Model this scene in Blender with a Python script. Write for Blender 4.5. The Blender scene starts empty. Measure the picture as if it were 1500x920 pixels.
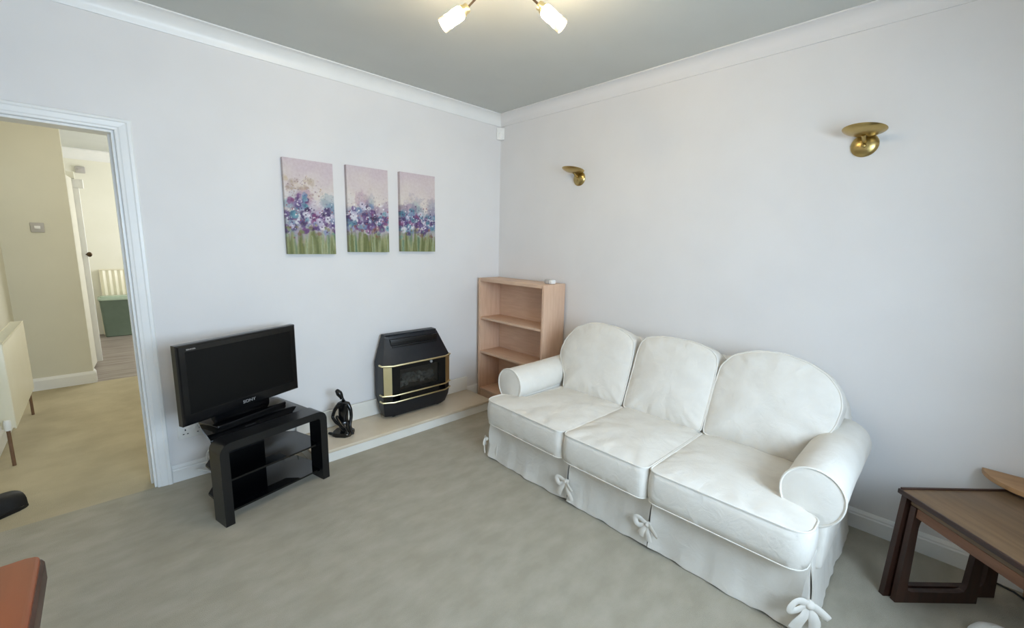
import bpy, bmesh, math, random
from mathutils import Vector, Matrix, noise

random.seed(7)
scene = bpy.context.scene
COL = scene.collection
PI = math.pi
H = 2.55


# ------------------------------------------------------------------ materials
def lin(c):
    out = []
    for v in c[:3]:
        v = v / 255.0
        out.append(v / 12.92 if v <= 0.04045 else ((v + 0.055) / 1.055) ** 2.4)
    return (out[0], out[1], out[2], 1.0)


def mat(name, col, rough=0.6, col2=None, scale=8.0, bump=0.0, bscale=200.0, metal=0.0, spec=0.5,
        stretch=(1, 1, 1), detail=4.0, lo=0.35, hi=0.65, bdist=0.002, coat=0.0):
    m = bpy.data.materials.new(name)
    m.use_nodes = True
    nt = m.node_tree
    b = nt.nodes['Principled BSDF']
    b.inputs['Roughness'].default_value = rough
    b.inputs['Metallic'].default_value = metal
    b.inputs['Specular IOR Level'].default_value = spec
    b.inputs['Coat Weight'].default_value = coat
    tc = nt.nodes.new('ShaderNodeTexCoord')
    mp = nt.nodes.new('ShaderNodeMapping')
    mp.inputs['Scale'].default_value = stretch
    nt.links.new(tc.outputs['Object'], mp.inputs['Vector'])
    n = nt.nodes.new('ShaderNodeTexNoise')
    n.inputs['Scale'].default_value = scale
    n.inputs['Detail'].default_value = detail
    nt.links.new(mp.outputs['Vector'], n.inputs['Vector'])
    r = nt.nodes.new('ShaderNodeValToRGB')
    r.color_ramp.elements[0].position = lo
    r.color_ramp.elements[1].position = hi
    r.color_ramp.elements[0].color = lin(col)
    r.color_ramp.elements[1].color = lin(col2 if col2 else col)
    nt.links.new(n.outputs['Fac'], r.inputs['Fac'])
    nt.links.new(r.outputs['Color'], b.inputs['Base Color'])
    if bump > 0:
        n2 = nt.nodes.new('ShaderNodeTexNoise')
        n2.inputs['Scale'].default_value = bscale
        n2.inputs['Detail'].default_value = 3
        nt.links.new(tc.outputs['Object'], n2.inputs['Vector'])
        bp = nt.nodes.new('ShaderNodeBump')
        bp.inputs['Strength'].default_value = bump
        bp.inputs['Distance'].default_value = bdist
        nt.links.new(n2.outputs['Fac'], bp.inputs['Height'])
        nt.links.new(bp.outputs['Normal'], b.inputs['Normal'])
    return m


def emit_mat(name, col, strength):
    m = bpy.data.materials.new(name)
    m.use_nodes = True
    nt = m.node_tree
    b = nt.nodes['Principled BSDF']
    b.inputs['Base Color'].default_value = (0.9, 0.85, 0.75, 1)
    b.inputs['Roughness'].default_value = 0.3
    b.inputs['Emission Color'].default_value = lin(col)
    b.inputs['Emission Strength'].default_value = strength
    return m


def glass_mat(name, tint=(0.9, 0.95, 0.95), gloss=0.08):
    m = bpy.data.materials.new(name)
    m.use_nodes = True
    nt = m.node_tree
    for n in list(nt.nodes):
        nt.nodes.remove(n)
    o = nt.nodes.new('ShaderNodeOutputMaterial')
    mx = nt.nodes.new('ShaderNodeMixShader')
    t = nt.nodes.new('ShaderNodeBsdfTransparent')
    g = nt.nodes.new('ShaderNodeBsdfGlossy')
    t.inputs['Color'].default_value = (*tint, 1)
    g.inputs['Roughness'].default_value = 0.05
    mx.inputs['Fac'].default_value = gloss
    nt.links.new(t.outputs[0], mx.inputs[1])
    nt.links.new(g.outputs[0], mx.inputs[2])
    nt.links.new(mx.outputs[0], o.inputs['Surface'])
    return m


def paint_mat(name):
    m = bpy.data.materials.new(name)
    m.use_nodes = True
    nt = m.node_tree
    b = nt.nodes['Principled BSDF']
    b.inputs['Roughness'].default_value = 0.75
    a = nt.nodes.new('ShaderNodeAttribute')
    a.attribute_name = 'paint'
    tc = nt.nodes.new('ShaderNodeTexCoord')
    n = nt.nodes.new('ShaderNodeTexNoise')
    n.inputs['Scale'].default_value = 70
    nt.links.new(tc.outputs['Object'], n.inputs['Vector'])
    hs = nt.nodes.new('ShaderNodeMix')
    hs.data_type = 'RGBA'
    hs.blend_type = 'OVERLAY'
    hs.inputs['Factor'].default_value = 0.15
    nt.links.new(a.outputs['Color'], hs.inputs['A'])
    nt.links.new(n.outputs['Fac'], hs.inputs['B'])
    nt.links.new(hs.outputs['Result'], b.inputs['Base Color'])
    return m


def fabric_mat(name, c1, c2):
    m = mat(name, c1, 0.9, c2, 9, 0.3, 900, spec=0.12, bdist=0.0015)
    nt = m.node_tree
    b = nt.nodes['Principled BSDF']
    fine = b.inputs['Normal'].links[0].from_node
    tc = [n for n in nt.nodes if n.type == 'TEX_COORD'][0]
    mp = nt.nodes.new('ShaderNodeMapping')
    mp.inputs['Scale'].default_value = (1.0, 1.0, 1.0)
    mp.inputs['Rotation'].default_value = (0.4, 0.3, 0.7)
    nt.links.new(tc.outputs['Object'], mp.inputs['Vector'])
    n = nt.nodes.new('ShaderNodeTexNoise')
    n.inputs['Scale'].default_value = 14
    n.inputs['Detail'].default_value = 3
    n.inputs['Distortion'].default_value = 1.6
    nt.links.new(mp.outputs['Vector'], n.inputs['Vector'])
    bp = nt.nodes.new('ShaderNodeBump')
    bp.inputs['Strength'].default_value = 0.22
    bp.inputs['Distance'].default_value = 0.012
    nt.links.new(n.outputs['Fac'], bp.inputs['Height'])
    nt.links.new(fine.outputs['Normal'], bp.inputs['Normal'])
    nt.links.new(bp.outputs['Normal'], b.inputs['Normal'])
    return m


M = {}
M['wall'] = mat('wall_paint', (225, 223, 222), 0.75, (228, 226, 225), 3, 0.05, 260)
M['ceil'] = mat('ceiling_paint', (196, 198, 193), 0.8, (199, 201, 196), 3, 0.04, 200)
M['trim'] = mat('white_gloss_trim', (232, 233, 232), 0.35, (236, 236, 234), 6)
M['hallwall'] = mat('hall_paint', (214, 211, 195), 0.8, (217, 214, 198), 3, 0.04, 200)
M['kitwall'] = mat('kitchen_paint', (232, 230, 216), 0.8, (235, 233, 220), 3, 0.04, 200)
M['carpet'] = mat('carpet', (169, 163, 147), 0.95, (182, 176, 161), 7.0, 0.9, 420, spec=0.1, detail=12, lo=0.36, hi=0.68, bdist=0.004, stretch=(1.0, 1.7, 1))
M['hallcarpet'] = mat('hall_carpet', (184, 173, 146), 0.95, (199, 188, 160), 4.0, 0.9, 420, spec=0.1, detail=9, bdist=0.004)  # same beige carpet, the hall's warmer light tinted into its colour
M['vinyl'] = mat('wood_vinyl', (120, 108, 100), 0.4, (158, 148, 140), 4, 0.05, 80, stretch=(0.6, 6, 1), detail=6)
M['sofa'] = fabric_mat('cream_cotton', (217, 212, 203), (223, 219, 211))
M['piping'] = mat('cream_piping', (217, 212, 203), 0.9, (223, 219, 211), 20, 0.2, 700, spec=0.15)
M['beech'] = mat('beech_veneer', (208, 172, 146), 0.5, (217, 184, 158), 6, 0.03, 150, stretch=(9, 9, 0.9), detail=6)
M['beech_h'] = mat('beech_shelf', (206, 172, 146), 0.5, (215, 183, 157), 6, 0.03, 150, stretch=(9, 0.9, 9), detail=6)
M['black_gloss'] = mat('black_glass', (6, 7, 10), 0.04, (7, 8, 11), 5, spec=0.6)
M['black_satin'] = mat('black_satin', (16, 17, 19), 0.28, (19, 20, 22), 5, spec=0.5)
M['tv_case'] = mat('tv_plastic', (10, 11, 13), 0.18, (12, 13, 15), 5, spec=0.5)
M['screen'] = mat('lcd_screen', (8, 9, 10), 0.35, (9, 10, 11), 5, spec=0.25)
M['silver'] = mat('silver_lettering', (200, 203, 208), 0.3, (210, 212, 216), 5, metal=0.6)
M['fire'] = mat('fire_enamel', (20, 23, 29), 0.42, (24, 27, 33), 90, 0.15, 900, spec=0.4)
M['fire_dark'] = mat('fire_black', (7, 8, 9), 0.35, (9, 10, 11), 20)
M['brass'] = mat('polished_brass', (226, 212, 164), 0.38, (232, 218, 174), 8, metal=1.0)
M['antique_brass'] = mat('satin_brass', (176, 152, 96), 0.3, (188, 164, 108), 12, metal=1.0)
M['coal'] = mat('coal', (34, 33, 33), 0.8, (92, 88, 84), 40, 0.6, 120, bdist=0.01)
M['marble'] = mat('cream_marble', (205, 190, 166), 0.3, (214, 200, 178), 5, detail=8)
M['marble_edge'] = mat('pale_marble', (222, 220, 212), 0.35, (228, 226, 219), 5, detail=8)
M['statue'] = mat('black_resin', (10, 11, 12), 0.22, (13, 14, 15), 10, spec=0.6)
M['white_plastic'] = mat('white_plastic', (235, 235, 232), 0.35, (238, 238, 235), 5)
M['grey_plastic'] = mat('grey_plastic', (176, 172, 168), 0.4, (182, 178, 174), 5)
M['dark_hole'] = mat('dark_slot', (40, 40, 40), 0.6)
M['cream_enamel'] = mat('cream_enamel', (233, 228, 206), 0.35, (236, 231, 210), 5)
M['copper'] = mat('copper_pipe', (118, 92, 72), 0.45, (128, 100, 80), 20, metal=0.5)
M['green'] = mat('sage_plastic', (100, 116, 102), 0.45, (106, 122, 108), 6)
M['green_lid'] = mat('sage_lid', (168, 186, 166), 0.2, (174, 191, 172), 6)
M['teak'] = mat('teak', (98, 76, 52), 0.42, (114, 90, 64), 5, 0.03, 120, stretch=(9, 0.8, 9), detail=6)
M['teak_dark'] = mat('dark_teak', (48, 29, 22), 0.42, (64, 40, 29), 6, 0.03, 120, stretch=(8, 1, 1), detail=6)
M['teak_rail'] = mat('teak_rail', (104, 68, 46), 0.4, (120, 82, 58), 5, 0.03, 120, stretch=(9, 0.8, 9), detail=6)
M['pine'] = mat('tan_pine', (158, 122, 84), 0.5, (174, 136, 96), 4, 0.03, 120, stretch=(8, 0.8, 8), detail=7)
M['knot'] = mat('dark_knot', (84, 56, 36), 0.6)
M['mahogany'] = mat('mahogany', (136, 70, 42), 0.3, (156, 84, 50), 4, 0.02, 120, stretch=(5, 0.6, 5), detail=6)
M['mahogany_edge'] = mat('dark_edge', (62, 40, 32), 0.4, (76, 50, 40), 6)
M['shoe'] = mat('black_leather', (12, 13, 17), 0.55, (16, 17, 21), 30, 0.2, 200)
M['black_cable'] = mat('black_cable', (14, 14, 15), 0.5)
M['bronze'] = mat('bronze_rod', (86, 70, 52), 0.35, metal=0.9)
M['bulb'] = emit_mat('lit_frosted_glass', (255, 229, 184), 165)
M['bulb_end'] = emit_mat('shade_end_glass', (255, 206, 96), .45)
M['glass'] = glass_mat('clear_glass', (0.86, 0.9, 0.9), 0.1)
M['paint'] = paint_mat('canvas_paint')


# ------------------------------------------------------------------ helpers
def link(o):
    COL.objects.link(o)
    return o


def new_mesh_obj(name, bm, m, smooth=True, angle=35):
    bmesh.ops.recalc_face_normals(bm, faces=bm.faces)
    me = bpy.data.meshes.new(name)
    bm.to_mesh(me)
    bm.free()
    if smooth:
        for p in me.polygons:
            p.use_smooth = True
        me.set_sharp_from_angle(angle=math.radians(angle))
    o = bpy.data.objects.new(name, me)
    for mm in (m if isinstance(m, (list, tuple)) else [m]):
        me.materials.append(mm)
    return link(o)


def thing(name, label, cat, loc=(0, 0, 0), rotz=0.0, group=None):
    o = link(bpy.data.objects.new(name, None))
    o.empty_display_size = 0.1
    o.location = loc
    o.rotation_euler = (0, 0, rotz)
    return tag(o, label, cat, group)


def tag(o, label, cat, group=None):
    o['label'] = label
    o['category'] = cat
    if group:
        o['group'] = group
    return o


def world_of(o):
    m = Matrix.LocRotScale(o.location, o.rotation_euler, o.scale)
    return world_of(o.parent) @ m if o.parent else m


def part(name, bm, m, parent, world=False, smooth=True, label=None, angle=35):
    if world:
        bmesh.ops.transform(bm, matrix=world_of(parent).inverted(), verts=bm.verts)
    o = new_mesh_obj(name, bm, m, smooth, angle)
    o.parent = parent
    if label:
        o['label'] = label
    return o


def struct(name, bm, m, smooth=False, parent=None):
    o = new_mesh_obj(name, bm, m, smooth)
    if parent:
        o.parent = parent
    else:
        o['kind'] = 'structure'
    return o


def single(name, bm, m, label, cat, loc, group=None, rotz=0.0):
    """A thing that is one mesh, given in world coordinates; its origin goes to loc."""
    mw = Matrix.LocRotScale(Vector(loc), Matrix.Rotation(rotz, 3, 'Z').to_euler(), None)
    bmesh.ops.transform(bm, matrix=mw.inverted(), verts=bm.verts)
    o = new_mesh_obj(name, bm, m)
    o.location = loc
    o.rotation_euler = (0, 0, rotz)
    return tag(o, label, cat, group)


def BM():
    return bmesh.new()


def box(bm, x0, x1, y0, y1, z0, z1, bev=0.0, seg=2):
    g = bmesh.ops.create_cube(bm, size=1.0)
    vs = g['verts']
    for v in vs:
        v.co = Vector(((x0 + x1) / 2 + v.co.x * (x1 - x0), (y0 + y1) / 2 + v.co.y * (y1 - y0),
                       (z0 + z1) / 2 + v.co.z * (z1 - z0)))
    if bev > 0:
        es = list({e for v in vs for e in v.link_edges})
        bmesh.ops.bevel(bm, geom=es, offset=bev, segments=seg, profile=0.5, affect='EDGES')
    return bm


def tube(bm, pts, r, seg=10, closed=False, caps=True, flat=1.0, up=None):
    """Tube along pts; r may be a number or list; flat squashes the section along the second axis."""
    pts = [Vector(p) for p in pts]
    n = len(pts)
    rs = r if isinstance(r, (list, tuple)) else [r] * n
    rings = []
    prev = None
    for i in range(n):
        if closed:
            t = pts[(i + 1) % n] - pts[i - 1]
        else:
            t = pts[min(i + 1, n - 1)] - pts[max(i - 1, 0)]
        t = t.normalized() if t.length > 1e-9 else Vector((0, 0, 1))
        if prev is None:
            a = Vector(up) if up else (Vector((0, 0, 1)) if abs(t.z) < 0.9 else Vector((1, 0, 0)))
        else:
            a = prev
        u = (a - t * a.dot(t))
        u = u.normalized() if u.length > 1e-6 else t.orthogonal().normalized()
        prev = u
        w = t.cross(u)
        rings.append([bm.verts.new(pts[i] + u * (rs[i] * flat * math.cos(2 * PI * k / seg)) + w * (rs[i] * math.sin(2 * PI * k / seg)))
                      for k in range(seg)])
    m = n if closed else n - 1
    for i in range(m):
        A, B = rings[i], rings[(i + 1) % n]
        for k in range(seg):
            bm.faces.new((A[k], A[(k + 1) % seg], B[(k + 1) % seg], B[k]))
    if caps and not closed:
        bm.faces.new(rings[0][::-1])
        bm.faces.new(rings[-1])
    return bm


def lathe(bm, prof, seg=32, mtx=None, closed=False):
    """prof: (r, z) list; revolve about Z, then mtx."""
    rings = []
    for r, z in prof:
        if r < 1e-6:
            rings.append([bm.verts.new((0, 0, z))])
        else:
            rings.append([bm.verts.new((r * math.cos(2 * PI * k / seg), r * math.sin(2 * PI * k / seg), z)) for k in range(seg)])
    vs = [v for R in rings for v in R]
    pairs = list(zip(rings[:-1], rings[1:]))
    if closed:
        pairs.append((rings[-1], rings[0]))
    for A, B in pairs:
        for k in range(seg):
            a0, a1 = A[k % len(A)], A[(k + 1) % len(A)]
            b0, b1 = B[k % len(B)], B[(k + 1) % len(B)]
            f = []
            for v in (a0, a1, b1, b0):
                if v not in f:
                    f.append(v)
            if len(f) >= 3:
                bm.faces.new(f)
    if not closed:
        for R in (rings[0], rings[-1]):
            if len(R) > 2:
                bm.faces.new(R)
    if mtx:
        bmesh.ops.transform(bm, matrix=mtx, verts=vs)
    return bm


def prism(bm, pts, h0, h1, fn=None, bev=0.0, seg=2):
    """Extrude 2D polygon pts from h0 to h1; fn(a,b,h)->xyz."""
    fn = fn or (lambda a, b, h: (a, b, h))
    lo = [bm.verts.new(fn(a, b, h0)) for a, b in pts]
    hi = [bm.verts.new(fn(a, b, h1)) for a, b in pts]
    n = len(pts)
    fs = [bm.faces.new(lo[::-1]), bm.faces.new(hi)]
    for i in range(n):
        fs.append(bm.faces.new((lo[i], lo[(i + 1) % n], hi[(i + 1) % n], hi[i])))
    if bev > 0:
        es = list({e for f in fs[:2] for e in f.edges})
        bmesh.ops.bevel(bm, geom=es, offset=bev, segments=seg, profile=0.5, affect='EDGES')
    return bm


def ellipsoid(bm, c, r, rot=None, u=16, v=10):
    g = bmesh.ops.create_uvsphere(bm, u_segments=u, v_segments=v, radius=1)
    m = Matrix.Translation(Vector(c)) @ (rot.to_4x4() if rot else Matrix.Identity(4)) @ Matrix.Diagonal((*r, 1))
    bmesh.ops.transform(bm, matrix=m, verts=g['verts'])
    return bm


def round_poly(pts, rad, seg=6):
    n = len(pts)
    rads = rad if isinstance(rad, (list, tuple)) else [rad] * n
    out = []
    for i in range(n):
        p = Vector(pts[i]).to_2d() if len(pts[i]) > 2 else Vector(pts[i])
        a = Vector(pts[i - 1]) - p
        b = Vector(pts[(i + 1) % n]) - p
        r = rads[i]
        if r <= 1e-6:
            out.append((p.x, p.y))
            continue
        la, lb = a.length, b.length
        a.normalize()
        b.normalize()
        ang = math.acos(max(-1, min(1, a.dot(b))))
        d = min(r / math.tan(ang / 2), la * 0.48, lb * 0.48)
        p0, p2 = p + a * d, p + b * d
        for k in range(seg + 1):
            t = k / seg
            q = p0 * (1 - t) ** 2 + p * (2 * t * (1 - t)) + p2 * t * t
            out.append((q.x, q.y))
    return out


def resample(pts, n):
    P = [Vector(p) for p in pts]
    P.append(P[0])
    L = [0]
    for a, b in zip(P[:-1], P[1:]):
        L.append(L[-1] + (b - a).length)
    out = []
    j = 0
    for i in range(n):
        s = L[-1] * i / n
        while L[j + 1] < s:
            j += 1
        t = (s - L[j]) / max(1e-9, L[j + 1] - L[j])
        q = P[j].lerp(P[j + 1], t)
        out.append((q.x, q.y))
    return out


def smooth_loop(pts, it=2):
    n = len(pts)
    for _ in range(it):
        pts = [((pts[i - 1][0] + 2 * pts[i][0] + pts[(i + 1) % n][0]) / 4,
                (pts[i - 1][1] + 2 * pts[i][1] + pts[(i + 1) % n][1]) / 4) for i in range(n)]
    return pts


def cushion(name, outline, center, fn, T, puff, parent, bulge=0.012, N=120, seed=0, wr=0.006, pucker=0.005, back_puff=None, m='sofa', pr=0.0045):
    """Padded cushion: outline 2D, fn(a,b,h)->world; seams piped. Returns part."""
    pts = resample(outline, N)
    cx, cy = center
    bp = puff if back_puff is None else back_puff
    bm = BM()
    rings = []

    def ring(s, h, side):
        R = []
        for i, (a, b) in enumerate(pts):
            x, y = cx + (a - cx) * s, cy + (b - cy) * s
            hh = h
            if side != 0:
                f = 1 - s
                w = noise.noise(Vector((x * 5 + seed, y * 5, side * 3.0))) * 0.6 + noise.noise(Vector((x * 13 + seed, y * 13, 5.0))) * 0.4
                hh += side * w * wr * min(1, f * 6) * 2
                pk = noise.noise(Vector((i * 0.45 + seed * 3, 0.3, 0))) * pucker
                hh += side * pk * max(0, math.sin(min(1, f * 4) * PI)) * 1.6
            R.append(bm.verts.new(fn(x, y, hh)))
        return R
    S = [0.0, 0.015, 0.04, 0.08, 0.14, 0.22, 0.32, 0.44, 0.58, 0.72, 0.86]
    for f in S[::-1]:
        rings.append(ring(1 - f, -(T / 2 + bp * (1 - (1 - f) ** 2.6) ** 0.75), -1))
    for k in range(1, 5):
        t = k / 5 * 2 - 1
        e = 1 + bulge / max(0.15, (abs(pts[0][0] - cx) + abs(pts[0][1] - cy))) * (1 - t * t)
        rings.append(ring(e, t * T / 2, 0))
    for f in S:
        rings.append(ring(1 - f, T / 2 + puff * (1 - (1 - f) ** 2.6) ** 0.75, 1))
    for A, B in zip(rings[:-1], rings[1:]):
        for k in range(N):
            bm.faces.new((A[k], A[(k + 1) % N], B[(k + 1) % N], B[k]))
    c0 = bm.verts.new(fn(cx, cy, -(T / 2 + bp)))
    c1 = bm.verts.new(fn(cx, cy, T / 2 + puff))
    for k in range(N):
        bm.faces.new((rings[0][(k + 1) % N], rings[0][k], c0))
        bm.faces.new((rings[-1][k], rings[-1][(k + 1) % N], c1))
    o = part(name, bm, M[m], parent, world=True, angle=60)
    pb = BM()
    for h in (T / 2, -T / 2):
        tube(pb, [fn(a, b, h + (0.001 if h > 0 else -0.001)) for a, b in pts], pr if h > 0 else pr * .6, seg=6, closed=True)
    part('piping', pb, M['piping'], o, world=False)
    bmesh_fix = o.children[0].data
    inv = world_of(parent).inverted()
    bmesh_fix.transform(inv)
    return o


def sweep(bm, profile, path_fn, segs):
    """profile: list of (a,b); path_fn(i,a,b)->xyz for i in range(segs)."""
    rows = [[bm.verts.new(path_fn(i, a, b)) for a, b in profile] for i in range(segs)]
    n = len(profile)
    for A, B in zip(rows[:-1], rows[1:]):
        for k in range(n):
            bm.faces.new((A[k], A[(k + 1) % n], B[(k + 1) % n], B[k]))
    bm.faces.new(rows[0][::-1])
    bm.faces.new(rows[-1])
    return bm


# ------------------------------------------------------------------ camera
cam_d = bpy.data.cameras.new('camera')
cam = link(bpy.data.objects.new('camera', cam_d))
scene.camera = cam
cx, cy, cz, yaw, pit, roll, fpx = -2.7163, -2.9968, 1.4226, 0.8001, 0.1641, 0.0235, 616.92
fw = Vector((math.cos(pit) * math.cos(yaw), math.cos(pit) * math.sin(yaw), -math.sin(pit)))
rt = fw.cross(Vector((0, 0, 1))).normalized()
up = rt.cross(fw)
r2 = rt * math.cos(roll) + up * math.sin(roll)
u2 = -rt * math.sin(roll) + up * math.cos(roll)
R = Matrix((r2, u2, -fw)).transposed()
cam.matrix_world = Matrix.Translation((cx, cy, cz)) @ R.to_4x4()
cam_d.sensor_fit = 'HORIZONTAL'
cam_d.sensor_width = 36
cam_d.lens = fpx / 1500 * 36
cam_d.clip_start = 0.02

# ------------------------------------------------------------------ room shell
DX0, DX1, DZ = -3.40, -2.6144, 1.939     # doorway in the fireplace wall
WY, WX = -3.70, -3.62                    # window wall and the wall left of the camera

bm = BM(); box(bm, WX - .1, .1, WY - .1, 0.0, -.1, 0)
struct('floor', bm, M['carpet'])
bm = BM(); box(bm, WX - .1, .1, WY - .1, .12, H, H + .1)
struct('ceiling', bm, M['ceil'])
bm = BM()
box(bm, DX1, .1, 0, .12, 0, H); box(bm, WX - .1, DX0, 0, .12, 0, H); box(bm, DX0, DX1, 0, .12, DZ, H)
struct('wall_left', bm, M['wall'])
bm = BM(); box(bm, 0, .1, WY, 0, 0, H)
struct('wall_right', bm, M['wall'])
bm = BM(); box(bm, WX - .1, WX, WY - .3, 0, 0, H)
struct('wall_behind', bm, M['wall'])
WA, WB, WZ0, WZ1 = -2.75, -1.05, 0.78, 1.98
bm = BM()
box(bm, WX, WA, WY - .3, WY, 0, H); box(bm, WB, .1, WY - .3, WY, 0, H)
box(bm, WA, WB, WY - .3, WY, 0, WZ0); box(bm, WA, WB, WY - .3, WY, WZ1, H)
struct('wall_window', bm, M['wall'])
wf = BM()
box(wf, WA, WB, WY - .25, WY - .20, WZ0, WZ0 + .06); box(wf, WA, WB, WY - .25, WY - .20, WZ1 - .06, WZ1)
for x in (WA, WA + .82, WB - .06):
    box(wf, x, x + .06, WY - .25, WY - .20, WZ0 + .06, WZ1 - .06)
win = struct('window_1', wf, M['trim'])
bm = BM(); box(bm, WA + .001, WB - .001, WY - .19, WY + .05, WZ0 + .001, WZ0 + .03, .006)
part('window_sill', bm, M['trim'], win)
bm = BM(); box(bm, WA + .01, WB - .01, WY - .228, WY - .222, WZ0 + .01, WZ1 - .01)
part('pane', bm, M['glass'], win, smooth=False)

# coving: concave quarter with a lip at each edge
d = 0.085
prof = [(0, 0), (0, d), (.007, d)]
for k in range(0, 9):
    t = k / 8 * PI / 2
    prof.append((.010 + (d - .020) * (1 - math.cos(t)), (d - .012) - (d - .020) * math.sin(t) + 0.0))
prof += [(d, .007), (d, 0)]
e = .0006
bm = BM(); sweep(bm, prof, lambda i, a, b: ((WX + e, -a - e, H - b - e), (-a - e, -a - e, H - b - e))[i], 2)
struct('trim_1', bm, M['trim'], smooth=True)
bm = BM(); sweep(bm, prof, lambda i, a, b: ((-a - e, -a - e, H - b - e), (-a - e, WY + e, H - b - e))[i], 2)
struct('trim_2', bm, M['wall'], smooth=True)  # wall paint instead of white, imitating how light evens this coving out

# skirting boards
sk = [(0, 0), (.018, 0), (.018, .072), (.014, .078), (.014, .086), (.009, .094), (.004, .1), (0, .1)]
bm = BM(); sweep(bm, sk, lambda i, a, b: ((-2.5440, -a - e, b + e), (-a - e, -a - e, b + e))[i], 2)
struct('baseboard_left', bm, M['trim'])
bm = BM(); sweep(bm, sk, lambda i, a, b: ((-a - e, -a - .001, b + e), (-a - e, WY + .01, b + e))[i], 2)
struct('baseboard_right', bm, M['trim'])

# architrave and lining of the doorway
ap = [(0, 0), (0, .012), (.004, .015), (.014, .016), (.020, .019), (.046, .021), (.052, .025), (.064, .025), (.0696, .020), (.0696, 0)]
bm = BM()
sweep(bm, ap, lambda i, a, b: ((DX1 + a, -b - e, e), (DX1 + a, -b - e, DZ + a * .82), (DX0 - a, -b - e, DZ + a * .82), (DX0 - a, -b - e, e))[i], 4)
struct('trim_3', bm, M['trim'])
bm = BM()
box(bm, DX1 - .012, DX1 - e, .0, .12, 0, DZ - e); box(bm, DX0 + e, DX0 + .012, .0, .12, 0, DZ - e)
box(bm, DX0 + .012, DX1 - .012, .0, .12, DZ - .012, DZ - e)
box(bm, DX1 - .024, DX1 - .012, .06, .12, 0, DZ - .012)
struct('trim_4', bm, M['trim'])

# ------------------------------------------------------------------ hall and kitchen beyond the doorway
HX, HY, KY = -3.33, 2.65, 5.4
bm = BM(); box(bm, HX - .1, -1.5, 0.0, HY, -.1, 0)
struct('floor_hall', bm, M['hallcarpet'])
bm = BM(); box(bm, HX - .1, -1.0, HY, KY + .1, -.1, 0)
struct('floor_kitchen', bm, M['vinyl'])
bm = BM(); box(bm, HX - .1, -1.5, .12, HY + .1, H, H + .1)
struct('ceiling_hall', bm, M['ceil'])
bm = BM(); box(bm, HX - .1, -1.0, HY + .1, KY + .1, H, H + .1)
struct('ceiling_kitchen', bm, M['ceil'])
bm = BM(); box(bm, HX - .1, HX, .12, HY, 0, H)
struct('wall_hall_left', bm, M['hallwall'])
bm = BM(); box(bm, HX - .1, -2.885, HY, HY + .1, 0, H, .004)
struct('wall_hall_back', bm, M['hallwall'])
bm = BM(); box(bm, -1.6, -1.5, .12, HY, 0, H)
struct('wall_hall_right', bm, M['hallwall'])
bm = BM(); box(bm, HX - .1, -1.0, KY, KY + .1, 0, H)
struct('wall_kitchen_back', bm, M['kitwall'])
bm = BM(); box(bm, HX - .1, HX, HY + .1, KY, 0, H)
struct('wall_kitchen_left', bm, M['kitwall'])
bm = BM()
box(bm, -1.1, -1.0, HY, 3.3, 0, H); box(bm, -1.1, -1.0, 4.9, KY, 0, H)
box(bm, -1.1, -1.0, 3.3, 4.9, 0, .95); box(bm, -1.1, -1.0, 3.3, 4.9, 2.2, H)
struct('wall_kitchen_right', bm, M['kitwall'])
bm = BM()
sweep(bm, [(0, 0), (0, .13), (.02, .13), (.05, .09), (.09, .05), (.13, .02), (.13, 0)],
      lambda i, a, b: ((HX + e, KY - a - e, H - b - e), (-1.1 - e, KY - a - e, H - b - e))[i], 2)
struct('trim_5', bm, M['trim'])
bm = BM()
sweep(bm, [(0, 0), (.018, 0), (.018, .09), (.012, .105), (.006, .115), (0, .115)],
      lambda i, a, b: ((HX + e, HY - a - e, b + e), (-2.885 + a, HY - a - e, b + e), (-2.885 + a + e, HY + .1, b + e))[i], 3)
struct('baseboard_hall', bm, M['trim'])
bm = BM()
sweep(bm, [(0, 0), (.018, 0), (.018, .09), (.012, .105), (0, .115)],
      lambda i, a, b: ((HX + a + e, .125, b + e), (HX + a + e, HY - .02, b + e))[i], 2)
struct('baseboard_hall_side', bm, M['trim'])

# cupboard-side door standing open in the kitchen, with its head casing
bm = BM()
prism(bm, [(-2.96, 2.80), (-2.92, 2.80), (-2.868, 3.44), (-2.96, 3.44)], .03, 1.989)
dr = struct('door_1', bm, M['hallwall'])  # leaf in the hall beige, its shaded look put into the colour
bm = BM(); prism(bm, [(-2.868, 3.44), (-2.825, 3.44), (-2.822, 3.48), (-2.868, 3.48)], .03, 1.898, bev=.003)
prism(bm, [(-2.868, 3.44), (-2.79, 3.44), (-2.785, 3.48), (-2.868, 3.48)], 1.8985, 1.988, bev=.003)
part('door_edge', bm, M['trim'], dr)
bm = BM(); ellipsoid(bm, (-2.812, 3.42, 1.21), (.022, .018, .026)); tube(bm, [(-2.835, 3.445, 1.21), (-2.815, 3.42, 1.21)], .009)
part('door_handle', bm, M['bronze'], dr)
bm = BM(); box(bm, -3.05, -2.845, 3.435, 3.5, 1.991, 2.06, .004); box(bm, -3.05, -2.915, 2.78, 3.43, 1.991, 2.06, .004); box(bm, -3.05, -2.905, 2.77, 3.43, 2.061, 2.085, .004)
struct('trim_6', bm, M['kitwall'])


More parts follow.
